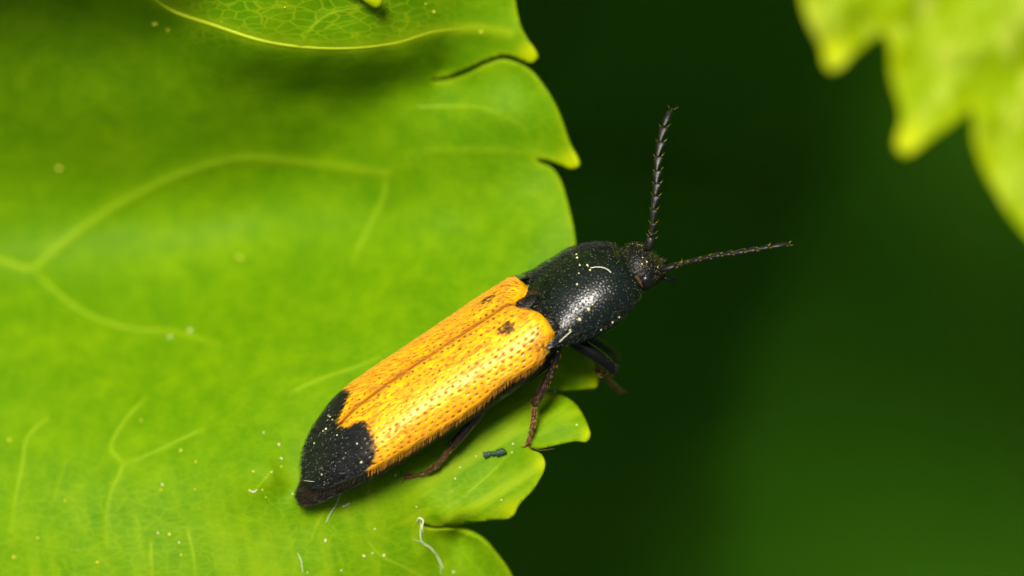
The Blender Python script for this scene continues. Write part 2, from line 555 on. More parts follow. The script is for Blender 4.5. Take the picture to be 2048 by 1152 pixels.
def leaf_attrs(px, py):
    vein = np.zeros(len(px)); dz = np.zeros(len(px))
    for pts, w, s, tb in VEINS:
        c = catmull(pts, 14)
        d = seg_dist(px, py, c)
        vein = np.maximum(vein, .7*s*np.exp(-(d/(w*.9))**2))
        dz += .03*s*np.exp(-(d/(w*1.6))**2)
    vein *= .75 + .5*fbm(px/30, py/30, 2)
    tip = np.zeros(len(px))
    for x, y, r in TIPS:
        tip = np.maximum(tip, np.exp(-(np.hypot(px-x, py-y)/r)**2))
    # the thin pale margin of the blade
    m = ((px > 700) & (px < 1230))
    i0 = int(np.argmin(np.hypot(OUT[:, 0]-1026, OUT[:, 1]-1158)))
    d = np.full(len(px), 999.); d[m] = seg_dist(px[m], py[m], OUT[:i0+1])
    tip = np.maximum(tip, .42*fbm(px/25, py/25, 2)*np.exp(-(d/11)**2)*m)
    net = .75*smoothstep(120, 60, py)*smoothstep(280, 420, px)*smoothstep(1000, 780, px)*(seg_dist(px, py, catmull(VEINS[0][0], 14)) > 4)
    net = net*(zleaf_raw(px, py) > -2.2)
    net = np.maximum(net, .13+.17*smoothstep(900, 1010, py))
    streak = smoothstep(740, 860, px)*smoothstep(760, 830, py)*smoothstep(1070, 1040, py)
    return {'vein': np.clip(vein, 0, 1), 'tip': tip, 'net': net, 'streak': streak, 'streak2': smoothstep(900, 1010, py)*smoothstep(1000, 860, px), '_dz': dz}

def petiole(root, org, pts, r0, r1):
    V, F = tube(catmull(pts, 4), np.linspace(r0, r1, len(catmull(pts, 4))), 10)
    return obj('petiole', V, F, M_vein, root, org)

O_main = P(-300, -200, -5)
leaf = empty('leaf', O_main)
tag(leaf, 'broad bright green toothed leaf carrying the orange and black beetle, folded along a pale vein', 'leaf')
leaf_sheet(OUT, (-60, -60, 1230, 1200), 5.5, 90, zleaf, leaf_attrs, .13, 'blade', M_leaf, leaf, O_main)
for pts, w, s, tb in VEINS:
    if not tb: continue
    c = catmull(pts, 8)
    V3 = P(c[:, 0], c[:, 1], zleaf(c[:, 0], c[:, 1]) + .03*s - w/PX*.28)
    tt = np.linspace(0, 1, len(c))
    rad = (w/PX*.42)*(1-.45*tt)*np.minimum(1, np.minimum(tt, 1-tt)*9+.15)
    V, F = tube(V3, rad, 8)
    obj('vein', V, F, M_rib if s > 1 else M_vein, leaf, O_main)
petiole(leaf, O_main, [P(-3600, 300, -10)-[0, 0, 0], P(-4300, 500, -16), P(-4700, 700, -50), P(-4800, 800, -102)], .7, 1.1)

# the second leaf, reaching in from the upper right
CT2 = [(1650,130,-13.0),(1700,60,-13.2),(1800,290,-12.8),(1870,200,-13.2),(1950,215,-13.4),(1990,370,-13.0),(2048,465,-12.8),(2048,200,-13.8),(1900,50,-13.7),(2048,0,-14.2),
       (1600,0,-13.0),(2600,-400,-16.2),(3000,300,-15.2),(2200,-800,-15.2),(3000,-1000,-17.2)]
z2_raw = tps(CT2)
z2 = lambda px, py: z2_raw(px, py) + 1.1*(fbm(np.asarray(px)/95+5, np.asarray(py)/95+2, 2)-.5)
OUT2 = [(1598,-20),(1612,30),(1632,70),(1648,100),(1650,122),(1660,138),(1680,134),(1700,115),(1735,85),(1768,68),(1776,84),(1782,120),(1790,170),(1802,215),(1803,245),(1794,275),(1796,298),(1812,309),(1834,298),(1868,270),(1910,245),(1946,216),
        (1949,250),(1957,300),(1976,350),(2010,410),(2050,462),(2120,560),(2180,700),(2300,690),(2480,860),(2700,820),(2950,700),(3200,400),(3300,0),(3200,-500),(2900,-900),(2500,-1150),(2050,-1080),(1700,-880),(1470,-620),(1420,-380),(1520,-150)]  # unseen left part above the frame, widened to shade the background
OUT2 = catmull(OUT2, 9., True)
V2 = [([(1560,-420),(1640,-150),(1670,20),(1664,115)], 14, .5), ([(2600,-500),(2250,-150),(1990,60),(1880,180),(1815,290)], 16, .55), ([(2100,-20),(1960,10),(1880,60)], 12, .4), ([(2500,-300),(2250,100),(2080,300),(2010,395)], 16, .5),
      ([(2060,330),(1990,290),(1960,250)], 10, .3)]
def attrs2(px, py):
    v = np.zeros(len(px))
    for pts, w, s in V2:
        v = np.maximum(v, s*np.exp(-(seg_dist(px, py, catmull(pts, 20))/w)**2))
    v = np.maximum(v, .5*np.exp(-(np.hypot((px-1868), (py-90)*.45)/18)**2))
    tip = np.zeros(len(px))
    for x, y, r in [(1664,105,34),(1815,280,36)]:
        tip = np.maximum(tip, np.exp(-(np.hypot(px-x, py-y)/r)**2))
    tip = np.maximum(tip, .55*fbm(px/40, py/40, 2)*np.exp(-(seg_dist(px, py, OUT2)/22)**2))
    v = np.maximum(v, .9*smoothstep(.60, .72, fbm(px/42+8, py/60+3, 2)))
    return {'vein': v, 'tip': tip, 'net': np.zeros(len(px)), 'streak': np.zeros(len(px)), '_dz': .04*v}
O2 = P(2400, -200, -15)
leaf2 = empty('leaf', O2)
tag(leaf2, 'blurred yellow green leaf tip with two rounded teeth, apart from the beetle', 'leaf')
leaf_sheet(OUT2, (1560, -60, 2100, 520), 9, 60, z2, attrs2, .14, 'blade', M_leaf2, leaf2, O2)
for pts, w, s in V2[:4]:
    c = catmull(pts, 14)
    V3 = P(c[:, 0], c[:, 1], z2(c[:, 0], c[:, 1]) + .04*s - w/PX*.2)
    tt = np.linspace(0, 1, len(c))
    V, F = tube(V3, (w/PX*.4)*(1-.4*tt)*np.minimum(1, np.minimum(tt, 1-tt)*9+.15), 8)
    obj('vein', V, F, M_vein, leaf2, O2)
petiole(leaf2, O2, [P(3200, -500, -14), P(3700, -700, -20), P(4000, -800, -60), P(4050, -800, -102)], .7, 1.0)

# shaded leaves far below, thrown out of focus
def shade_leaf(center, size, rotz, tilt, seed):
    r = random.Random(seed)
    root = empty('leaf', np.array([center[0], center[1], center[2]]))
    pts = []
    nt = 9
    for side in (1, -1):
        rows = range(nt+1) if side == 1 else range(nt, -1, -1)
        for i in rows:
            t = i/nt
            w = .42*math.sin(math.pi*min(1, t**.8))**.8*size
            pts.append((t*size-size*.5, side*w))
            if 0 < i < nt: pts.append((t*size-size*.5 + side*.0 + .035*size*(1 if side == 1 else -1), side*w*.9))
    V = []; F = []
    nl, nw = 36, 13
    for i in range(nl):
        t = i/(nl-1)
        w = .40*size*(math.sin(math.pi*min(1, t**.75))**.75 if 0 < t < 1 else 0)
        w *= 1 + .09*((i*1.0) % 4/3 - .5)
        for j in range(nw):
            s = j/(nw-1)*2-1
            x = (t-.5)*size; y = s*w
            z = .16*abs(s)*w + .05*size*math.sin(t*5+seed) - .10*size*(t-.5)**2*4 + .02*size*math.sin(9*t+2*s)*abs(s)
            V.append((x, y, z))
    for i in range(nl-1):
        for j in range(nw-1):
            a = i*nw+j; F.append([a, a+1, a+nw+1, a+nw])
    V = np.array(V)
    c, s_ = math.cos(rotz), math.sin(rotz); ct, st = math.cos(tilt), math.sin(tilt)
    def tr(V):
        V = V.copy(); x, z = V[:, 0]*ct+V[:, 2]*st, -V[:, 0]*st+V[:, 2]*ct
        return np.stack([x*c-V[:, 1]*s_, x*s_+V[:, 1]*c, z], -1)
    top = tr(V); nv = len(top)
    bot = top.copy(); bot[:, 2] -= .2
    rim = [i*nw for i in range(nl)] + [(nl-1)*nw+j for j in range(1, nw)] + [i*nw+nw-1 for i in range(nl-2, -1, -1)] + [j for j in range(nw-2, 0, -1)]
    faces = F + [[k+nv for k in f[::-1]] for f in F] + [[a, b, b+nv, a+nv] for a, b in zip(rim, rim[1:]+rim[:1])]
    zz = np.zeros(2*nv)
    s0 = V[:, 1]/(np.abs(V[:, 1]).max()+1e-6)
    vein = np.exp(-(V[:, 1]/(.012*size))**2)*.7
    o = np.array(root['_o'])
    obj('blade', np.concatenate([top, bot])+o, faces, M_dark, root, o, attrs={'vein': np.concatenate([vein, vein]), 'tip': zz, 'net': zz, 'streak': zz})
    mid = tr(np.array([[(t-.5)*size, 0, V[int(round(t*(nl-1)))*nw+nw//2, 2]+.05] for t in np.linspace(0, .97, 20)]))
    Vt, Ft = tube(mid+o, np.linspace(.45, .12, 20), 8)
    obj('vein', Vt, Ft, M_dark, root, o, attrs={k: np.zeros(len(Vt)) for k in ('vein', 'tip', 'net', 'streak')})
    b0 = mid[0]+o
    Vt, Ft = tube(catmull([b0, b0+[-6*c, -6*s_, -6], b0+[-9*c, -9*s_, -25], [b0[0]-10*c, b0[1]-10*s_, -H-2]], 3), .6, 8)
    obj('petiole', Vt, Ft, M_dark, root, o, attrs={k: np.zeros(len(Vt)) for k in ('vein', 'tip', 'net', 'streak')})
    return root
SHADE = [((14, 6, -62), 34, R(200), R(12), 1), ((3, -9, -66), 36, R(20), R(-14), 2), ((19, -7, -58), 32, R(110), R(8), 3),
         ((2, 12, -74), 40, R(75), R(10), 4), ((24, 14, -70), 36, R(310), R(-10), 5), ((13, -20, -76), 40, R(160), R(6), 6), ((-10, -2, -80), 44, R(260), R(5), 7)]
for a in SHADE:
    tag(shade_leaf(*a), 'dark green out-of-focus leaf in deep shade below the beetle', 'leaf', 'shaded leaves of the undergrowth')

# the small pale stalk tip over the upper fold
pts = [P(600, -90, .6), P(670, -45, .3), P(715, -20, .1), P(738, -7, 0.), P(752, 2, -.08)]
c = catmull(pts, .03)
tt = np.linspace(0, 1, len(c))
V, F = tube(c, .13+.05*smoothstep(.75, .93, tt), 12)
tip = c[-1]; dirn = (c[-1]-c[-2])/np.linalg.norm(c[-1]-c[-2])
rr = np.array([.175, .155, .115, .05]); st = np.array([.04, .09, .135, .16])
V, F = tube(np.concatenate([c, tip+dirn*st[:, None]]), np.concatenate([.13+.05*smoothstep(.75, .93, tt), rr]), 12)
o = obj('tendril', V, F, M_leaf2, None, P(700, -30, -.5), attrs={'vein': np.zeros(len(V)), 'tip': np.full(len(V), .5), 'net': np.zeros(len(V)), 'streak': np.zeros(len(V))})
tag(o, 'pale yellow green rounded stalk tip lying on the net-veined leaf fold', 'tendril')

# ---------------------------------------------------------------- the beetle
ROLL = R(50); CR, SR = math.cos(ROLL), math.sin(ROLL)
FW = np.array([.858, .512, 0]); FW /= np.linalg.norm(FW)
TP = np.array([FW[1], -FW[0], 0])                       # image direction to the beetle's right
UP = -TP*SR + np.array([0, 0, CR])
RT = TP*CR + np.array([0, 0, SR])
BO = np.array([(889-1024)/PX, (576-763)/PX, 0.])
def BW(f, r, u):
    f, r, u = np.broadcast_arrays(np.asarray(f, float), np.asarray(r, float), np.asarray(u, float))
    return BO + f[..., None]*FW + r[..., None]*RT + u[..., None]*UP

O_b = BW(-3.0, 0, -1.02)
beetle = empty('click_beetle', O_b)
tag(beetle, 'click beetle with orange black-tipped wing cases and black head and thorax, standing on the leaf', 'beetle')

M_ely = pigment_mat('wing_case_shell', .36, .5, coat=0., bump=(9, .002))
M_ely.node_tree.nodes['Principled BSDF'].inputs['Specular Tint'].default_value = (1, .90, .58, 1)
M_hair = pigment_mat('setae', .45, .5)
M_black = simple('black_shell', (.0025, .0026, .0018), .30, .22, bump=(12, .006))
M_pron = simple('thorax_shell', (.002, .005, .002), .29, .45, bump=(14, .004))  # base colour carries a green tint reflected from the surroundings
M_head = simple('head_shell', (.004, .0045, .003), .42, .22, bump=(14, .035))
M_eye = simple('eye_black', (.004, .004, .003), .3, .35)
M_leg = simple('leg_dark', (.020, .009, .004), .33, .5, bump=(10, .01))
M_tarsus = simple('leg_brown', (.08, .026, .008), .35, .5, bump=(12, .008))
M_claw = simple('claw_brown', (.10, .035, .01), .35, .5)
M_ant = simple('antenna_dark', (.006, .005, .0035), .42, .3, bump=(16, .008))
M_abd = simple('abdomen_brown', (.012, .008, .005), .5, .12, bump=(10, .015))

def spl(xs, ys):
    xs = np.array(xs, float); ys = np.array(ys, float)
    m = np.gradient(ys, xs)
    def f(x):
        x = np.clip(np.asarray(x, float), xs[0], xs[-1])
        i = np.clip(np.searchsorted(xs, x)-1, 0, len(xs)-2)
        h = xs[i+1]-xs[i]; t = (x-xs[i])/h
        return (2*t**3-3*t**2+1)*ys[i]+(t**3-2*t**2+t)*h*m[i]+(-2*t**3+3*t**2)*ys[i+1]+(t**3-t**2)*h*m[i+1]
    return f

EF = [-4.32, -4.2, -4.03, -3.5, -3.0, -2.65, -1.5, -.55, .7, 2.0, 2.6, 3.0]
ea = spl(EF, [.06, .42, .68, 1.09, 1.29, 1.38, 1.45, 1.45, 1.47, 1.47, 1.40, 1.28])
eb = spl(EF, [.02, .09, .16, .31, .50, .64, .86, .94, .94, .87, .80, .74])
eu = spl(EF, [-.40, -.37, -.33, -.14, -.07, -.03, 0., 0.01, .08, .22, .31, .38])
SE = .90
def ely_base(th):
    """front edge of a wing case across its arc"""
    return 2.98 - .42*np.exp(-(th/.30)**2) - .30*smoothstep(1.15, 1.75, th)
def elytron_point(side, s, th):
    """s 0 tip .. 1 front edge; th 0 suture .. pi/2 margin .. beyond = turned-under rim"""
    fb = ely_base(th)
    f = -4.32 + (fb+4.32)*s
    a, b, u0 = ea(f), eb(f), eu(f)
    th_c = np.minimum(th, math.pi/2)
    r = a*np.sin(th_c)**SE
    u = u0 + b*np.cos(th_c)**SE
    over = np.maximum(0, th-math.pi/2)
    r = r - over*.12*np.minimum(1, a)
    u = u - over*.30*np.minimum(1, a/1.2)
    # raised rim scooped above the hind coxa
    u = u + .15*np.exp(-((f-1.25)/.6)**2)*smoothstep(1.15, 1.6, th)
    # rounded front edge
    d = fb - f
    k = np.clip(1-d/.34, 0, 1)
    drop = .30*(1-np.sqrt(np.maximum(0, 1-k*k)))
    u = u - drop*np.cos(th_c)**.5 - drop*.25
    r = r - drop*.55*np.sin(th_c)
    # suture: narrow groove with raised edge
    u = u - .03*np.exp(-(r/.03)**2) + .006*np.exp(-((r-.10)/.07)**2)
    r = r + .001
    return f, r, u

def grid_faces(n, m):
    i, j = np.meshgrid(np.arange(n-1), np.arange(m-1), indexing='ij')
    a = (i*m+j).ravel()
    return np.stack([a, a+1, a+m+1, a+m], -1)

def grid_normals(V, n, m):
    G = V.reshape(n, m, 3)
    d = np.cross(np.gradient(G, axis=0), np.gradient(G, axis=1))
    d /= np.linalg.norm(d, axis=2)[..., None]+1e-12
    return d.reshape(-1, 3)

TH_MAX = 1.95
def make_elytron(side):
    n, m = 330, 104
    s = 1-(1-np.linspace(0, 1, n))**1.0
    s = np.concatenate([np.linspace(0, .94, n-40), np.linspace(.94, 1, 41)[1:]])
    th = np.linspace(0, TH_MAX, m)
    Sg, Tg = np.meshgrid(s, th, indexing='ij')
    f, r, u = elytron_point(side, Sg, Tg)
    f, r, u = f.ravel(), r.ravel(), u.ravel()
    V = BW(f, side*r, u)
    nor = grid_normals(V, n, m)
    if (nor[(n//2)*m+m//3] @ UP) < 0: nor = -nor
    thf = Tg.ravel()
    # puncture rows (striae)
    rs = np.random.RandomState(5+side)
    pit = np.zeros(len(V)); ring = np.zeros(len(V))
    rows = np.linspace(.085, 1.50, 10)
    tree_f = f
    for ri, t0 in enumerate(rows):
        big = 1 + .45*smoothstep(.5, 1.2, t0)
        x = -4.0 + rs.rand()*.2
        while x < 2.75:
            tt0 = t0 + rs.normal(0, .016)
            arc = max(.25, float(ea(x)+eb(x))*.72)
            sz = (.020+.015*rs.rand())*big*(1 + .25*smoothstep(-1, 2, x))*(.7 if x < -2.6 else 1)
            if x > ely_base(t0)-.25: break
            sel = np.abs(f-x) < .12
            dd = np.hypot((f[sel]-x)/1.15, (thf[sel]-tt0)*arc)
            pit[sel] = np.maximum(pit[sel], np.exp(-(dd/sz)**5))
            ring[sel] = np.maximum(ring[sel], np.exp(-((dd-sz*1.5)/(sz*.5))**2)*.5)
            x += (.185 + .05*rs.rand())*(1 if t0 > .3 else .82)
    depth = (.022*pit - .004*ring)
    # faint flat ribs between the rows
    rib = .003*np.cos((thf-rows[0])/(rows[1]-rows[0])*2*math.pi)*smoothstep(0, .2, thf)*smoothstep(1.7, 1.4, thf)*np.minimum(1, ea(f))
    V = V - nor*(depth + rib*.5)[:, None]
    # pigment
    nz = fbm(f*3.1+40, thf*4+side*9+40, 3)
    nz2 = fbm(f*14+90, thf*18+side*7+60, 2)
    orange = np.array([.84, .395, .005]); deep = np.array([.74, .28, .004])
    C = orange + (deep-orange)*(.55*smoothstep(.35, .65, nz) + .10*nz2)[:, None]
    # red-brown suture and front edge
    su = np.exp(-(r/.045)**2)*.95 + .45*np.exp(-(r/.15)**2)
    C = C + (np.array([.13, .028, .002])-C)*np.clip(su, 0, .85)[:, None]
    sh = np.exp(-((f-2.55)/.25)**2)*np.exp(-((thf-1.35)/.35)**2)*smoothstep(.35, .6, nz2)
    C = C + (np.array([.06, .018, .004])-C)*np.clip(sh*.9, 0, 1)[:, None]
    # pits: dark brown
    C = C + (np.array([.022, .006, .002])-C)*np.clip(pit*1.05, 0, 1)[:, None]
    C = C + (np.array([.07, .02, .003])-C)*np.clip(smoothstep(TH_MAX-.12, TH_MAX, thf)*.7, 0, 1)[:, None]
    # black tip
    fb = -2.75 + .58*smoothstep(.05, .42, thf) - .10*smoothstep(.7, 1.1, thf) - .42*smoothstep(1.1, 1.6, thf)
    edge = f - fb + (nz2-.5)*.22 + (nz-.5)*.10
    k = smoothstep(.07, -.07, edge)
    C = C + (np.array([.005, .0055, .007])-C)*k[:, None]
    # basal spot
    sp = np.hypot((f-2.02)/.19, (thf-.44)*1.15/.15) + (nz2-.5)*1.3
    C = C + (np.array([.018, .009, .003])-C)*(smoothstep(1.25, .8, sp)*.96)[:, None]
    F = grid_faces(n, m)
    V0 = V
    # thickness: a second skin just inside
    Vi = V0 - nor*.035
    nv = len(V0)
    idx = np.arange(nv).reshape(n, m)
    rim = np.concatenate([idx[0, :], idx[1:, -1], idx[-1, -2::-1], idx[-2:0:-1, 0]])
    rimf = np.stack([rim, np.roll(rim, -1), np.roll(rim, -1)+nv, rim+nv], -1)
    faces = np.concatenate([F, F[:, ::-1]+nv, rimf])
    o = obj('elytron', np.concatenate([V0, Vi]), faces, M_ely, beetle, O_b, cols=np.concatenate([C, C*.6]))
    o['label'] = 'orange right wing case with black tip' if side > 0 else 'orange left wing case with black tip'
    # recumbent hairs
    mb = MB()
    N = 2600
    ii = rs.randint(0, n-6, N*2); jj = rs.randint(1, int(m*.84), N*2)
    # even out over area
    wgt = (ea(f[ii*m+jj]))/1.45
    ok = rs.rand(N*2) < wgt*.62
    if side > 0: ok &= (thf[ii*m+jj] < .5) | (f[ii*m+jj] < -2.6) | (rs.rand(N*2) < .5)
    vi = (ii*m+jj)[ok]
    dirs = np.tile(-FW, (len(vi), 1)) + side*RT*.12 + rs.normal(0, .10, (len(vi), 3))
    isb = k[vi] > .5
    c = np.where(isb[:, None], np.array([.005, .005, .005]), np.array([.66, .31, .012]))
    lowt = (thf[vi] < .55)[:, None] & ~isb[:, None]
    c = np.where(lowt & (rs.rand(len(vi), 1) < .35), np.array([.22, .085, .006]), c)
    hairs(mb, V0[vi], nor[vi], dirs, .17+.09*rs.rand(len(vi)), .0054, .33, .4, c)
    # fringe along the rim
    fr = np.linspace(.03, .97, 190 if side > 0 else 140)
    fr = fr + rs.normal(0, .001, len(fr))
    tt = np.full(len(fr), TH_MAX-.10) + rs.normal(0, .06, len(fr))
    ff, r_, u_ = elytron_point(side, fr, tt)
    pos = BW(ff, side*r_, u_)
    nn = np.tile(side*RT, (len(fr), 1)); nn /= np.linalg.norm(nn, axis=1)[:, None]
    dirs = np.tile(-FW*.62-UP*.80, (len(fr), 1)) + rs.normal(0, .12, (len(fr), 3))
    c = np.where((ff < -2.75)[:, None], np.array([.03, .02, .015]), np.array([.50, .20, .012])) * (.55+.6*rs.rand(len(fr), 1))
    hairs(mb, pos, nn, dirs, .21+.08*rs.rand(len(fr)), .0075, .30, .2, c)
    # silhouette fuzz
    h = mb.build('setae', M_hair, o, O_b)
    h['kind'] = 'stuff'
    return o
ely_r = make_elytron(1)
ely_l = make_elytron(-1)

def loft(sections, n=40, close=True):
    """sections: (f, half width, up height, low height, centre u, roundness)"""
    V = []; F = []
    for (f, a, bu, bl, uc, r0) in sections:
        for k in range(n):
            t = 2*math.pi*k/n
            st, ct = math.sin(t), math.cos(t)
            V.append((f, r0 + a*math.copysign(abs(st)**.92, st), uc + (bu if ct > 0 else bl)*math.copysign(abs(ct)**.92, ct)))
    for i in range(len(sections)-1):
        for k in range(n):
            a = i*n+k; b = i*n+(k+1) % n
            F.append([a, b, b+n, a+n])
    F.append(list(range(n))[::-1]); F.append([(len(sections)-1)*n+k for k in range(n)])
    V = np.array(V)
    return V, F

def resample(keys, k):
    keys = np.array(keys, float); f = keys[:, 0]
    o = np.argsort(f); keys = keys[o]; f = keys[:, 0]
    ff = np.linspace(f[0], f[-1], k)
    return np.stack([ff]+[spl(f, keys[:, j])(ff) for j in range(1, keys.shape[1])], -1)

# continuous body: abdomen, thorax core, neck, head
BK = [(-4.72,.04,.03,.03,-.90,0),(-4.64,.22,.10,.08,-.88,0),(-4.45,.42,.17,.14,-.84,0),(-4.2,.60,.22,.20,-.76,0),(-3.8,.84,.26,.36,-.58,0),(-3.3,1.06,.30,.60,-.36,0),(-2.5,1.26,.34,.82,-.16,0),
      (-1.2,1.33,.42,.92,-.04,0),(.3,1.33,.46,.93,0,0),(1.6,1.30,.44,.92,.06,0),(2.3,1.18,.46,.95,.14,0),(2.75,1.05,.56,.88,.16,0),(3.05,.98,.60,.80,.12,0),(3.5,1.0,.5,.74,.04,0),(4.4,1.0,.55,.76,-.02,0),
      (5.1,.72,.48,.60,-.06,0),(5.34,.63,.50,.52,-.07,0),(5.52,.66,.56,.52,-.06,0),(5.72,.67,.57,.54,-.07,0),(5.92,.60,.50,.52,-.10,0),(6.06,.50,.36,.46,-.14,0),(6.15,.36,.22,.34,-.20,0),(6.20,.16,.08,.14,-.26,0)]
n_ring = 72
BS = resample(BK, 330)
Vb, Fb = loft(BS, n_ring)
fb_, rb_, ub_ = Vb.T
# segment joints on the belly
joint = np.zeros(len(Vb))
for x in (-4.28, -3.55, -2.65, -1.75, -.85):
    joint += np.exp(-((fb_-x-.06*np.cos(rb_*1.2))/.035)**2)
sc = 1-.035*joint*(fb_ < 0)
uc_ = np.interp(fb_, BS[:, 0], BS[:, 4])
rb_ = rb_*sc; ub_ = uc_+(ub_-uc_)*sc
# granulated head
hd = smoothstep(5.2, 5.45, fb_)
VB_ = BW(fb_, rb_, ub_)
body = obj('body', VB_, Fb, M_abd, beetle, O_b)
body.data.materials.append(M_black)
body.data.materials.append(M_head)
fm = np.array([np.mean([fb_[k] for k in fc]) for fc in Fb])
mi = (np.where(fm > 1.0, 1, 0)+np.where(fm > 5.0, 1, 0)).astype(np.int32)
body.data.polygons.foreach_set('material_index', mi)
body['label'] = 'dark abdomen, thorax core and head'

def surf_hairs(parent, V, nor, dirf, length, rad, col_, lift, name='setae', droop=.3):
    mb = MB()
    hairs(mb, V, nor, dirf, length, rad, lift, droop, col_)
    h = mb.build(name, M_hair, parent, O_b); h['kind'] = 'stuff'
    return h

# hairs on body: belly edge, tail, head
nb = grid_normals(VB_.copy(), len(BS), n_ring)
cc = BW(fb_, 0*rb_, uc_)
sgn = np.sign(((VB_-cc)*nb).sum(1)); nb *= sgn[:, None]
rs = np.random.RandomState(21)
mb = MB()
wl = np.where((fb_ < 2.2) & (fb_ > -4.66) & ((ub_ < uc_+.05) | (fb_ < -3.3)))[0]
pk = wl[rs.randint(0, len(wl), 3200)]
hairs(mb, VB_[pk]+rs.normal(0, .006, (len(pk), 3)), nb[pk], np.tile(-FW, (len(pk), 1))+rs.normal(0, .15, (len(pk), 3)), .14+.06*rs.rand(len(pk)), .005, .25, .3, np.where(rs.rand(len(pk), 1) < .4, [.06, .036, .015], [.010, .007, .004]))
wl = np.where((fb_ > 5.3) & (ub_ > uc_-.1))[0]
pk = wl[rs.randint(0, len(wl), 520)]
hairs(mb, VB_[pk]+rs.normal(0, .004, (len(pk), 3)), nb[pk], np.tile(FW*.6+UP*.3, (len(pk), 1))+rs.normal(0, .4, (len(pk), 3)), .06+.05*rs.rand(len(pk)), .0038, .75, .15, np.where(rs.rand(len(pk), 1) < .3, [.12, .09, .025], [.012, .011, .008]))
wl = np.where((fb_ > 2.2) & (fb_ < 3.2) & (ub_ > uc_))[0]
pk = wl[rs.randint(0, len(wl), 800)]
hairs(mb, VB_[pk], nb[pk], np.tile(-FW, (len(pk), 1))+rs.normal(0, .3, (len(pk), 3)), .18, .006, .5, .3, np.where(rs.rand(len(pk), 1) < .3, [.20, .16, .09], [.03, .02, .01]))
h = mb.build('setae', M_hair, body, O_b); h['kind'] = 'stuff'

# eyes
def blob(center, ax, radii, nu=18, nv=12):
    V = []; F = []
    for i in range(nv+1):
        p = math.pi*i/nv
        for k in range(nu):
            t = 2*math.pi*k/nu
            q = np.array([math.sin(p)*math.cos(t), math.sin(p)*math.sin(t), math.cos(p)])*radii
            V.append(center + q[0]*ax[0] + q[1]*ax[1] + q[2]*ax[2])
    for i in range(nv):
        for k in range(nu):
            a = i*nu+k; b = i*nu+(k+1) % nu
            F.append([a, b, b+nu, a+nu])
    return np.array(V), F
for sd in (1, -1):
    V, F = blob(BW(5.62, sd*.60, -.10), (FW, RT, UP), (.20, .15, .24))
    obj('eye', V, F, M_eye, body, O_b)
# mouthparts
for sd in (1, -1):
    V, F = tube(catmull([BW(6.08, sd*.26, -.34), BW(6.22, sd*.24, -.42), BW(6.30, sd*.12, -.46)], .03), [.11, .10, .09, .07, .06, .05, .04, .03][:len(catmull([BW(6.08, sd*.26, -.34), BW(6.22, sd*.24, -.42), BW(6.30, sd*.12, -.46)], .03))] if False else .07, 8)
    obj('mandible', V, F, M_ant, body, O_b)
    pp = catmull([BW(6.0, sd*.36, -.40), BW(6.14, sd*.46, -.52), BW(6.26, sd*.44, -.60)], .03)
    V, F = tube(pp, np.linspace(.045, .06, len(pp)), 8)
    obj('palp', V, F, M_ant, body, O_b)

# pronotum: shield with hind angles
PF = [2.5, 2.85, 3.1, 3.4, 3.8, 4.5, 4.95, 5.22, 5.38, 5.46]
pa = spl(PF, [1.46, 1.42, 1.36, 1.31, 1.31, 1.28, 1.13, .96, .81, .70])
pb = spl(PF, [.36, .50, .64, .79, .91, .94, .86, .74, .60, .50])
pu = spl(PF, [.42, .36, .27, .17, .08, .03, -.01, -.04, -.06, -.07])
def pron_point(s, th):
    at = np.abs(th)
    hind = 3.20 - .42*np.exp(-(at/.5)**2) - .60*np.exp(-((at-1.42)/.24)**2) + .35*smoothstep(1.7, 2.3, at)
    front = 5.44 - .03*np.cos(2*at)
    f = hind + (front-hind)*s
    a, b, u0 = pa(f), pb(f), pu(f)
    st, ct = np.sin(at), np.cos(at)
    low = .80*np.minimum(1, (5.75-f)/1.2)
    r = np.sign(th)*a*np.abs(st)**.95
    u = u0 + np.where(ct > 0, b, low)*np.sign(ct)*np.abs(ct)**.95
    # the base falls away to the scutellum, the middle keeps a shallow furrow
    u = u - .16*smoothstep(.28, 0, s)*np.exp(-(at/.8)**2)
    u = u - .02*np.exp(-(at/.06)**2)*smoothstep(.5, .1, s)
    # thin side edge
    r = r + np.sign(th)*.035*np.exp(-((at-1.52)/.06)**2)*smoothstep(.9, .2, s)
    # tucked front rim
    k = np.clip((s-.965)/.035, 0, 1)
    r = r*(1-.10*k*k); u = u0+(u-u0)*(1-.12*k*k)
    return f, r, u
n, m = 150, 260
s = np.linspace(0, 1, n); th = np.linspace(-2.5, 2.5, m)
Sg, Tg = np.meshgrid(s, th, indexing='ij')
f, r, u = [x.ravel() for x in pron_point(Sg, Tg)]
V = BW(f, r, u)
nor = grid_normals(V, n, m)
if nor[(n//2)*m+m//2] @ UP < 0: nor = -nor
# shallow round punctures with raised rims
rs = np.random.RandomState(3)
bump = np.zeros(len(V)); pit_pos = []
arcl = Tg.ravel()*1.12
cand = np.stack([rs.uniform(2.75, 5.42, 9000), rs.uniform(-2.4, 2.4, 9000)], -1)
acc = []
cellmap = {}
for x, y in cand:
    key = (int(x/.085), int(y/.085)); bad = False
    for i in (-1, 0, 1):
        for j in (-1, 0, 1):
            for (px_, py_) in cellmap.get((key[0]+i, key[1]+j), ()):
                if (px_-x)**2+(py_-y)**2 < .0062: bad = True
    if not bad:
        cellmap.setdefault(key, []).append((x, y)); acc.append((x, y))
acc = np.array(acc)
from mathutils.kdtree import KDTree
kd = KDTree(len(acc))
for i, (x, y) in enumerate(acc): kd.insert((x, y, 0), i)
kd.balance()
dist = np.array([kd.find((x, y, 0))[2] for x, y in zip(f, arcl)])
bump = -.012*np.exp(-(dist/.020)**2) + .005*np.exp(-((dist-.034)/.012)**2)
thick_mask = smoothstep(0, .04, Sg.ravel())*smoothstep(1, .97, Sg.ravel())
V = V + nor*(bump*thick_mask)[:, None]
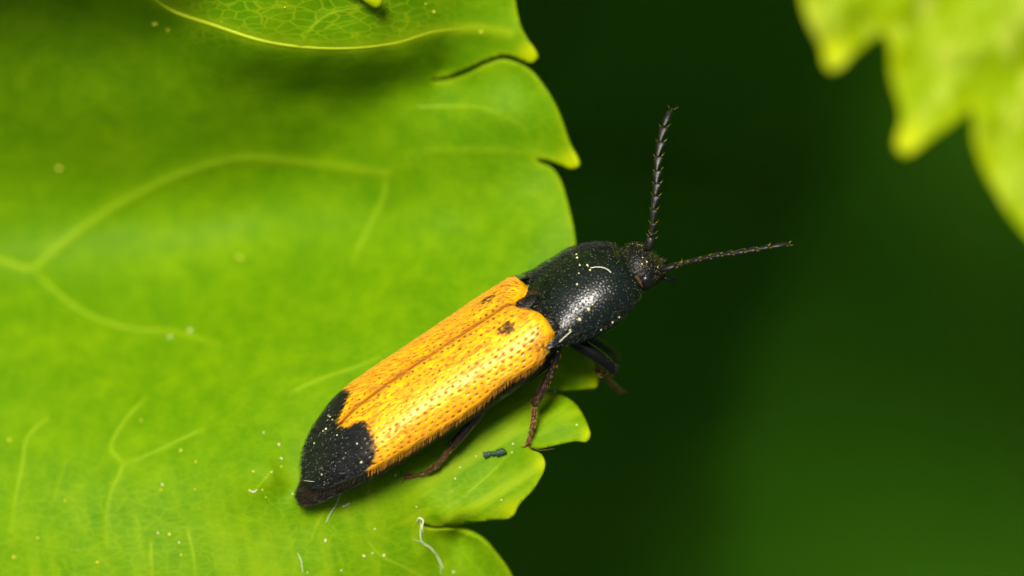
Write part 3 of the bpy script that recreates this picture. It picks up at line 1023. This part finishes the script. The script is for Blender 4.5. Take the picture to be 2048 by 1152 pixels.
Fq = grid_faces(n, m)
nv = len(V); Vi = V - nor*.05
idx = np.arange(nv).reshape(n, m)
rim = np.concatenate([idx[0, :], idx[1:, -1], idx[-1, -2::-1], idx[-2:0:-1, 0]])
rimf = np.stack([rim, np.roll(rim, -1), np.roll(rim, -1)+nv, rim+nv], -1)
pron = obj('pronotum', np.concatenate([V, Vi]), np.concatenate([Fq, Fq[:, ::-1]+nv, rimf]), M_pron, beetle, O_b)
pron['label'] = 'black glossy punctured thorax shield'
mb = MB()
vis = np.where((np.abs(Tg.ravel()) < 1.75) & (Sg.ravel() > .02) & (Sg.ravel() < .985))[0]
pk = vis[rs.randint(0, len(vis), 2300)]
c = np.where(rs.rand(len(pk), 1) < .12, [.05, .04, .02], [.006, .006, .005])
hairs(mb, V[pk], nor[pk], np.tile(-FW, (len(pk), 1))+rs.normal(0, .25, (len(pk), 3)), .10+.08*rs.rand(len(pk)), .0042, .45, .3, c)
pk = vis[(Tg.ravel()[vis] < -.55)]
pk = pk[rs.randint(0, len(pk), 900)]
hairs(mb, V[pk], nor[pk], np.tile(-FW, (len(pk), 1))+rs.normal(0, .2, (len(pk), 3)), .20+.10*rs.rand(len(pk)), .0085, .72, .25, np.array([.006, .006, .005]))
# amber fringe along the front rim at the right
t0 = np.linspace(1.0, 1.75, 60)+rs.normal(0, .05, 60)
f0, r0, u0 = pron_point(np.full(60, .99), t0)
pos = BW(f0, r0, u0); nn = BW(f0+.2, r0*1.3, u0*1.2)-pos; nn /= np.linalg.norm(nn, axis=1)[:, None]
hairs(mb, pos, nn, np.tile(FW*.8, (60, 1))+rs.normal(0, .2, (60, 3)), .07+.07*rs.rand(60), .0042, .5, .2, np.array([.13, .065, .012]))
h = mb.build('setae', M_hair, pron, O_b); h['kind'] = 'stuff'

# hair pores as tiny joined domes; their pale colour also paints glints
mb = MB()
sel = acc[(np.abs(acc[:, 1]/1.12) < 1.75) & (rs.rand(len(acc)) < .55)]
# find nearest grid vertex for each pore
kd2 = KDTree(nv)
for i in range(nv): kd2.insert((f[i], arcl[i], 0), i)
kd2.balance()
ids = np.array([kd2.find((x, y, 0))[1] for x, y in sel])
for i in ids:
    q = V[i]; nn = nor[i]
    t1 = np.cross(nn, FW); t1 /= np.linalg.norm(t1); t2 = np.cross(nn, t1)
    rr = .006+.005*rs.rand()
    ring = [q + (math.cos(a)*t1+math.sin(a)*t2)*rr for a in np.linspace(0, 2*math.pi, 7)[:6]]
    ring2 = [q + (math.cos(a)*t1+math.sin(a)*t2)*rr*.6 + nn*rr*.75 for a in np.linspace(0, 2*math.pi, 7)[:6]]
    mb.add(np.array(ring+ring2+[q+nn*rr]), [[k, (k+1) % 6, 6+(k+1) % 6, 6+k] for k in range(6)]+[[6+k, 6+(k+1) % 6, 12] for k in range(6)])
M_pore_glint = simple('pore_glint', (.34, .34, .28), .3, .6)
o = mb.build('granules', M_pore_glint, pron, O_b); o['kind'] = 'stuff'

def specks(parent, V_, N_, ids_, r0, r1, mat):
    mb_ = MB()
    for i in ids_:
        q = V_[i]; nn = N_[i]
        t1 = np.cross(nn, FW+.01); t1 /= np.linalg.norm(t1); t2 = np.cross(nn, t1)
        rr = r0+(r1-r0)*rs.rand()
        ring = [q + (math.cos(a)*t1+math.sin(a)*t2)*rr for a in np.linspace(0, 2*math.pi, 7)[:6]]
        mb_.add(np.array(ring+[q+nn*rr]), [[k, (k+1) % 6, 6] for k in range(6)])
    o_ = mb_.build('granules', mat, parent, O_b); o_['kind'] = 'stuff'
M_gold = simple('golden_granule', (.42, .34, .12), .35, .5)
wl = np.where((fb_ > 5.42) & (fb_ < 6.12) & (ub_ > uc_-.12))[0]
specks(body, VB_, nb, wl[rs.randint(0, len(wl), 170)], .005, .009, M_gold)
wl = np.where((fb_ > 5.72) & (fb_ < 6.05) & (ub_ > uc_+.05))[0]
specks(body, VB_, nb, wl[rs.randint(0, len(wl), 10)], .016, .028, M_gold)
for sd, eo in ((1, ely_r), (-1, ely_l)):
    Sg3, Tg3 = np.meshgrid(np.linspace(.01, .30, 90), np.linspace(0.03, 1.6, 60), indexing='ij')
    f3, r3, u3 = [q.ravel() for q in elytron_point(sd, Sg3, Tg3)]
    V3_ = BW(f3, sd*r3, u3); N3_ = grid_normals(V3_, 90, 60)
    if N3_[45*60+25] @ UP < 0: N3_ = -N3_
    wl = np.where(f3 < -2.75)[0]
    wl = wl[rs.rand(len(wl)) < ea(f3[wl])/1.4]
    specks(eo, V3_, N3_, wl[rs.randint(0, len(wl), 190)], .006, .011, M_pore_glint)  # pale specks painted in for glint dots on the black tip

# scutellum: small black shield between the wing cases
V, F = blob(BW(2.70, 0, .83), (FW, RT, UP), (.40, .23, .10), 20, 12)
sc_o = obj('scutellum', V, F, M_head, beetle, O_b)
pk = rs.randint(0, len(V), 220); nn = V[pk]-BW(2.70, 0, .70); nn /= np.linalg.norm(nn, axis=1)[:, None]
surf_hairs(sc_o, V[pk], nn, np.tile(-FW, (220, 1))+rs.normal(0, .25, (220, 3)), .15, .005, np.array([.03, .018, .008]), .35)

# antennae
def antenna(joints, widths, tooth, label):
    """joints: 3-D points of the segment ends; each segment is a little cone flared to one side"""
    root = None
    J = [np.array(j) for j in joints]
    first = None
    for i in range(len(J)-1):
        a, b = J[i], J[i+1]
        d = b-a; L = np.linalg.norm(d); d /= L
        tv = tooth - d*(tooth @ d); tv /= np.linalg.norm(tv)
        bv = np.cross(d, tv)
        w = widths[i]
        last = i == len(J)-2
        if i == 0: prof = [(0, .60, 0), (.2, .85, 0), (.5, 1., 0), (.8, .95, 0), (.95, .7, 0), (1.0, .45, 0)]
        elif i == 1: prof = [(0, .5, 0), (.3, .8, 0), (.65, 1., 0), (.9, .8, 0), (1.0, .5, 0)]
        elif last: prof = [(0, .35, 0), (.12, .6, 0), (.35, .95, .05), (.6, .9, .05), (.85, .6, .02), (.95, .35, 0), (1.0, .08, 0)]
        else: prof = [(-.04, .34, 0), (.08, .42, .02), (.35, .66, .10), (.65, .88, .26), (.84, 1., .42), (.93, .92, .46), (.99, .5, .2), (1.03, .3, 0)]
        n_ = 14; V = []; F = []
        for (t, q, off) in prof:
            for k in range(n_):
                an = 2*math.pi*k/n_
                x = math.cos(an); y = math.sin(an)
                e = (1+off*1.4) if x > 0 else 1
                V.append(a + d*L*t + tv*(x*w*q*e*.95) + bv*(y*w*q*.62))
        for p in range(len(prof)-1):
            for k in range(n_):
                q0 = p*n_+k; q1 = p*n_+(k+1) % n_
                F.append([q0, q1, q1+n_, q0+n_])
        F.append(list(range(n_))[::-1]); F.append([(len(prof)-1)*n_+k for k in range(n_)])
        if first is None:
            first = obj('antenna', V, F, M_ant, beetle, O_b)
            first['label'] = label
            mb = MB()
        else:
            obj('antenna_segment', V, F, M_ant, first, O_b)
        # pale bristles at the corner of each segment and a fine pelt
        base = np.array([b+tv*w*1.2, b+tv*w*1.15, b-tv*w*.7, b+bv*w*.5])
        nn = np.array([tv, tv, -tv, bv+tv*.4]); nn /= np.linalg.norm(nn, axis=1)[:, None]
        hairs(mb, base-nn*.02, nn, np.tile(d, (4, 1))+rs.normal(0, .3, (4, 3)), np.array([.13, .09, .11, .08]), .0055, .7, .1, np.array([.34, .26, .05]))
        pn = 26
        an = rs.rand(pn)*2*math.pi; tt_ = rs.rand(pn)*.9+.05
        nn = np.cos(an)[:, None]*tv+np.sin(an)[:, None]*bv
        q = a + d*L*tt_[:, None] + nn*w*.62*(.55+.5*tt_)[:, None]
        hairs(mb, q, nn, np.tile(d, (pn, 1)), .05, .0035, .4, .2, np.array([.13, .10, .04]))
    h = mb.build('setae', M_hair, first, O_b); h['kind'] = 'stuff'
    return first

LA = [(1295,501,.15),(1302,474,.22),(1303,466,.24),(1305,446,.26),(1306,419,.26),(1310,391,.22),(1312,367,.15),(1313,341,.05),(1315,313,-.08),(1320,283,-.22),(1326,254,-.36),(1342,217,-.52)]
RA = [(1321,540,.62),(1352,531,.74),(1361,528,.78),(1374,525,.82),(1398,519,.88),(1419,514,.92),(1441,510,.95),(1463,507,.98),(1488,503,1.0),(1512,499,1.0),(1538,494,1.0),(1579,488,.98)]
antenna([P(*p) for p in LA], [.12, .085, .084, .096, .104, .108, .110, .110, .110, .106, .10], np.array([.85, .1, .3]), 'upright serrated antenna')
antenna([P(*p) for p in RA], [.13, .085, .085, .104, .112, .114, .114, .112, .108, .10, .092], np.array([.05, .35, -.95]), 'antenna held out level to the side')

# legs
def leg(fem, tib, tar, rf, rt, rta, label, claws=True, spread=(1, 0, 0)):
    """each a list of (px, py, z): femur, tibia, tarsus"""
    fp = catmull([P(*p) for p in fem], .05); tt = np.linspace(0, 1, len(fp))
    V, F = tube(fp, rf*(.62+.42*np.sin(math.pi*np.clip(tt*.92+.08, 0, 1)))*np.where(tt > .97, .75, 1), 14)
    o = obj('leg', V, F, M_black, beetle, O_b); o['label'] = label
    tp = catmull([P(*p) for p in tib], .05); tt = np.linspace(0, 1, len(tp))
    V, F = tube(tp, rt*(.72+.38*smoothstep(0, .9, tt)), 12)
    obj('tibia', V, F, M_leg, o, O_b)
    mb = MB()
    def pelt(path, rad, nn_, c, ln, lift):
        path = np.asarray(path); T = np.gradient(path, axis=0); T /= np.linalg.norm(T, axis=1)[:, None]
        k = rs.randint(1, len(path)-1, nn_)
        v = rs.normal(0, 1, (nn_, 3)); v -= T[k]*(v*T[k]).sum(1)[:, None]; v /= np.linalg.norm(v, axis=1)[:, None]
        hairs(mb, path[k]+v*rad, v, T[k], ln*.85, .0060, lift, .15, c)
    pelt(fp, rf*.85, 110, np.array([.025, .015, .008]), .12, .3)
    pelt(tp, rt*.95, 170, np.where(rs.rand(170, 1) < .6, [.34, .19, .04], [.05, .025, .01]), .12, .33)
    ta = catmull([P(*p) for p in tar], .03)
    # five swollen tarsal joints
    tt = np.linspace(0, 1, len(ta))
    bounds = [0, .30, .48, .62, .74, 1.0]
    for q in range(5):
        sel = (tt >= bounds[q]-.015) & (tt <= bounds[q+1]+.015)
        if sel.sum() < 3: continue
        lt = np.linspace(0, 1, sel.sum())
        V, F = tube(ta[sel], rta*(.62+.42*lt**1.2)*np.where(lt > .96, .8, 1)*(1.0 if q < 4 else .85), 10)
        obj('tarsal_joint', V, F, M_tarsus, o, O_b)
    pelt(ta, rta*.9, 110, np.array([.34, .18, .04]), .10, .35)
    if claws:
        e = ta[-1]; d = ta[-1]-ta[-4]; d /= np.linalg.norm(d)
        sp_ = np.asarray(spread, float); sp_ -= d*(sp_@d); sp_ /= np.linalg.norm(sp_)
        for sd in (1, -1):
            cp = catmull([e-d*.02, e+d*.05+sp_*sd*.05, e+d*.10+sp_*sd*.11-[0, 0, .01], e+d*.11+sp_*sd*.17-[0, 0, .07]], .02)
            V, F = tube(cp, np.linspace(.026, .006, len(cp)), 6)
            obj('claw', V, F, M_claw, o, O_b)
    h = mb.build('setae', M_hair, o, O_b); h['kind'] = 'stuff'
    return o
zl = lambda x, y, d=.05: float(zleaf(np.array([x]), np.array([y]))[0])+d
leg([(1035,768,-.25),(1070,742,.05),(1104,712,.38),(1118,701,.50)], [(1117,700,.52),(1106,735,.35),(1090,770,.12),(1069,808,-.12)], [(1069,808,-.12),(1068,830,-.22),(1064,858,-.34),(1056,889,zl(1056,889))], .17, .105, .078, 'middle leg planted at the leaf notch', spread=(1, .1, 0))
leg([(905,838,-.45),(935,820,-.15),(962,806,.12),(980,801,.22)], [(979,801,.24),(958,830,.10),(932,860,-.05),(904,892,-.22)], [(904,892,-.22),(886,916,-.34),(866,937,-.48),(846,948,zl(846,948)),(812,954,zl(812,954))], .16, .108, .076, 'hind leg stretched back onto the leaf', spread=(.2, 1, 0))
leg([(1128,668,.15),(1160,690,.18),(1200,716,.10),(1232,742,-.05)], [(1232,744,-.08),(1205,748,-.65),(1196,744,-1.0),(1205,752,-1.3)], [(1205,752,-1.3),(1218,762,-1.7),(1232,776,-2.1),(1240,784,-2.4)], .18, .10, .075, 'front leg reaching past the leaf edge', spread=(1, .3, 0))
leg([(1130,640,-1.5),(1165,668,-1.9),(1200,688,-2.3),(1226,706,-2.7)], [(1226,706,-2.7),(1234,716,-3.0),(1226,726,-3.2),(1205,735,-3.2)], [(1205,735,-3.2),(1190,738,-3.1),(1176,735,-2.9),(1165,730,-2.6)], .12, .075, .055, 'far front leg under the thorax')
leg([(985,640,-1.15),(1000,650,-1.5),(1010,650,-1.7),(1015,655,-1.75)], [(1015,655,-1.75),(1005,665,-1.78),(990,675,-1.8),(975,690,-1.78)], [(975,690,-1.78),(965,698,-1.75),(955,705,-1.72),(945,712,zl(945,712))], .12, .07, .05, 'far middle leg tucked under the body')
leg([(850,735,-1.25),(835,745,-1.45),(820,752,-1.55),(810,760,-1.58)], [(810,760,-1.58),(800,772,-1.55),(790,782,-1.52),(780,795,-1.5)], [(780,795,-1.5),(770,805,-1.47),(760,812,-1.42),(750,820,zl(750,820))], .12, .07, .05, 'far hind leg tucked under the body')

# ---------------------------------------------------------------- small things lying about
M_pollen = simple('pollen', (.60, .54, .26), .6, .3, sss=.2)
M_pollen_y = simple('pollen_yellow', (.42, .42, .02), .6, .3)
M_fibre = simple('plant_fibre', (.70, .68, .46), .5, .2)
M_frass = simple('frass', (.012, .028, .014), .6, .35, noise=(6, (.03, .06, .03)), bump=(9, .05))

def icoish(seed):
    r_ = np.random.RandomState(seed)
    V, F = blob(np.zeros(3), np.eye(3), (1, 1, 1), 10, 7)
    k = 1 + .28*np.sin(V[:, 0]*3.1+seed*2)*np.cos(V[:, 1]*3.7+seed) + .15*np.sin(V[:, 2]*6+seed*3)
    return V*k[:, None], F
grain_meshes = {}
def grain(px, py, z, rad, yellow, on):
    key = (yellow, int(rs.randint(0, 3)))
    if key not in grain_meshes:
        V, F = icoish(key[1]+3)
        grain_meshes[key] = mesh_data('pollen_grain', V, F, M_pollen_y if yellow else M_pollen)
    o = bpy.data.objects.new('pollen_grain', grain_meshes[key]); link(o)
    p = P(px, py, z)
    o.location = wloc(p); o.scale = (rad*(.8+.5*rs.rand()), rad*(.6+.5*rs.rand()), rad*.75); o.rotation_euler = (0, 0, rs.rand()*6)
    if on == 'leaf': tag(o, ('round yellow' if yellow else 'round whitish') + ' pollen grain lying on the bright green leaf', 'pollen', ('yellow' if yellow else 'whitish')+' pollen on the leaf')
    else: tag(o, 'pale pollen grain stuck to the beetle '+on, 'pollen', 'pollen on the beetle '+on)
WHITE = [(380,661,5),(340,674,5),(325,969,4),(316,1066,3.5),(358,1085,3),(543,944,3),(596,1000,3),(585,988,3),(833,1014,3),(907,898,3),(1026,888,3),(1024,905,2.5),(952,913,3),(920,935,3),(910,957,2.5),(750,1058,3),
         (651,1081,4),(728,1112,5),(745,1107,3.5),(768,1111,4.5),(615,1145,3.5),(907,1144,4),(683,1141,3),(1154,850,3.5),(1110,783,2.8),(791,950,3),(911,958,2.5),(528,866,4),(558,889,4),(563,917,4),(1003,1000,2.5),(905,984,2.5)]
YELL = [(118,337,7),(282,841,5),(130,1002,4.5),(19,880,6),(75,1077,5),(28,1115,6),(322,980,3.5),(390,979,3.5),(339,1069,3.5),(395,1102,3),(362,1110,3),(563,933,3),(525,980,3),(532,995,3.2),(737,982,3),(507,943,3.5),(392,924,4),(362,901,4),(480,515,7),(310,48,6),(336,60,6),(195,1125,5),(570,15,3),(443,43,3.5),(852,8,4),(868,24,5),(962,64,6)]
for x, y, r_ in WHITE: grain(x, y, zl(x, y, .012), r_*.62/PX, False, 'leaf')
for x, y, r_ in YELL: grain(x, y, zl(x, y, .012), r_*.7/PX, True, 'leaf')

# grains on the beetle: put on the nearest shell vertex as seen in the photo
def on_shell(V, nor, px, py):
    k = (CD-V[:, 2])/CD
    qx = V[:, 0]/k*PX+1024; qy = 576-V[:, 1]/k*PX
    d = np.hypot(qx-px, qy-py)
    near = np.where(d < 4)[0]
    if len(near) == 0: return None
    return V[near[np.argmax(V[near, 2])]]
for x, y, r_ in [(1176,528,4),(1180,537,3),(1152,505,3),(1153,512,2.5),(1158,527,2.5),(1158,543,2.5),(1151,568,2.5),(1181,619,5),(1162,641,5),(1143,662,3),(1228,647,3.2),(1205,662,3),(1241,637,2.5),(1186,605,2.5)]:
    q = on_shell(V0 := V_p if False else BW(f, r, u), nor, x, y)
    if q is not None: grain(1024+q[0]*PX*CD/(CD-q[2]), 576-q[1]*PX*CD/(CD-q[2]), q[2]+.01, r_*.75/PX, False, 'thorax shield')
for sd in (1, -1):
    Sg2, Tg2 = np.meshgrid(np.linspace(0, 1, 300), np.linspace(0, 1.7, 110), indexing='ij')
    f2, r2, u2 = [q.ravel() for q in elytron_point(sd, Sg2, Tg2)]
    V2_ = BW(f2, sd*r2, u2)
    for x, y, r_ in ([(654,828,3),(657,831,3),(662,837,2.5),(652,840,3),(648,858,2.5),(643,860,2.5),(625,885,2.5)] if sd < 0 else [(711,885,3),(671,869,2.5),(720,927,3.5),(688,905,2.5),(640,948,2.5),(620,925,2.5),(838,828,2.5),(1003,702,2.2)]):
        q = on_shell(V2_, None, x, y)
        if q is not None: grain(1024+q[0]*PX*CD/(CD-q[2]), 576-q[1]*PX*CD/(CD-q[2]), q[2]+.01, r_*.75/PX, False, 'wing cases')

def fibre(pts, r0, label, zoff=.03, group=None, mat=None):
    pp = [P(x, y, (zl(x, y, zoff) if z is None else z)) for x, y, z in pts]
    c = catmull(pp, .03); tt = np.linspace(0, 1, len(c))
    V, F = tube(c, .45*r0*(1-.5*np.abs(tt*2-1)**2), 6)
    o = obj('plant_fibre', V, F, mat or M_fibre, None, c[0])
    tag(o, label, 'fibre', group)
fibre([(840,1034,None),(842,1045,None),(841,1062,-.98),(843,1082,-1.05),(865,1100,None),(878,1118,None),(888,1138,None)], .022, 'long curved white fibre hanging from the notch between two leaf teeth')
fibre([(832,1046,None),(838,1036,-.75),(846,1040,-.75),(844,1056,-.7),(847,1067,-.85)], .03, 'tangled white fibre tuft in the leaf notch', .05)
fibre([(826,1079,None),(842,1084,None),(862,1096,None),(880,1125,None),(883,1150,None)], .014, 'thin white fibre branching along the lower leaf lobe')
fibre([(681,988,None),(671,1012,None),(661,1026,None),(652,1046,None)], .020, 'bent white fibre on the leaf below the beetle tail')
fibre([(683,1014,None),(693,1010,None),(700,1006,None)], .026, 'short white fibre scrap on the leaf below the beetle tail')
fibre([(497,980,None),(508,984,None),(515,979,None)], .025, 'small white fibre scrap on the leaf behind the beetle tail')
fibre([(603,1009,-.45),(606,1000,-.42),(614,997,-.40),(622,996,-.42)], .014, 'curly white hair clinging under the beetle tail')
fibre([(612,998,-.40),(616,992,-.38),(621,988,-.4)], .012, 'short curved white hair clinging to the beetle tail tip')
fibre([(1064,893,None),(1076,900,-.45),(1090,900,-.42),(1109,897,-.40)], .014, 'thin brownish straw beside the middle foot at the leaf notch', mat=simple('straw', (.10, .07, .025), .5, .3))
fibre([(607,961,.10),(630,963,.22),(655,960,.36),(690,948,.56),(722,931,.78)], .012, 'long pale hair lying along the lower edge of the black wing tip')
fibre([(596,1106,None),(602,1122,None),(606,1146,None)], .016, 'faint straight white fibre on the leaf bottom lobe')
for pts, lab in ([[(1181,536),(1193,534),(1205,535),(1215,539),(1222,545)], 'curled golden hair lying on the thorax shield'], [[(1119,684),(1127,676),(1136,668),(1143,662)], 'straight pale hair on the hind corner of the thorax shield']):
    pp = []
    Vs = BW(f, r, u)
    for x, y in pts:
        q = on_shell(Vs, nor, x, y)
        if q is not None: pp.append(P(x, y, q[2]+.03))
    if len(pp) > 2:
        c = catmull(pp, .02)
        V_, F_ = tube(c, .009, 6)
        tag(obj('hair', V_, F_, M_fibre, None, c[0]), lab, 'hair')

# frass crumb on the leaf
pp = catmull([P(966, 911, zl(966, 911, .06)), P(980, 907, zl(980, 907, .08)), P(992, 907, zl(992, 907, .07)), P(1003, 903, zl(1003, 903, .09)), P(1012, 907, zl(1012, 907, .07))], .025)
tt = np.linspace(0, 1, len(pp))
V_, F_ = tube(pp, np.maximum(.02, (.070+.016*np.sin(tt*9+1)+.008*np.sin(tt*31))*np.minimum(1, np.minimum(tt, 1-tt)*12+.25)), 12)
V_ = V_ + .030*np.stack([fbm(V_[:, 0]*22+i*50, V_[:, 1]*22+V_[:, 2]*22)-.5 for i in range(3)], -1)*2
tag(obj('frass_crumb', V_, F_, M_frass, None, pp[0]), 'small dark green lumpy crumb lying on the leaf near the hind foot', 'crumb')
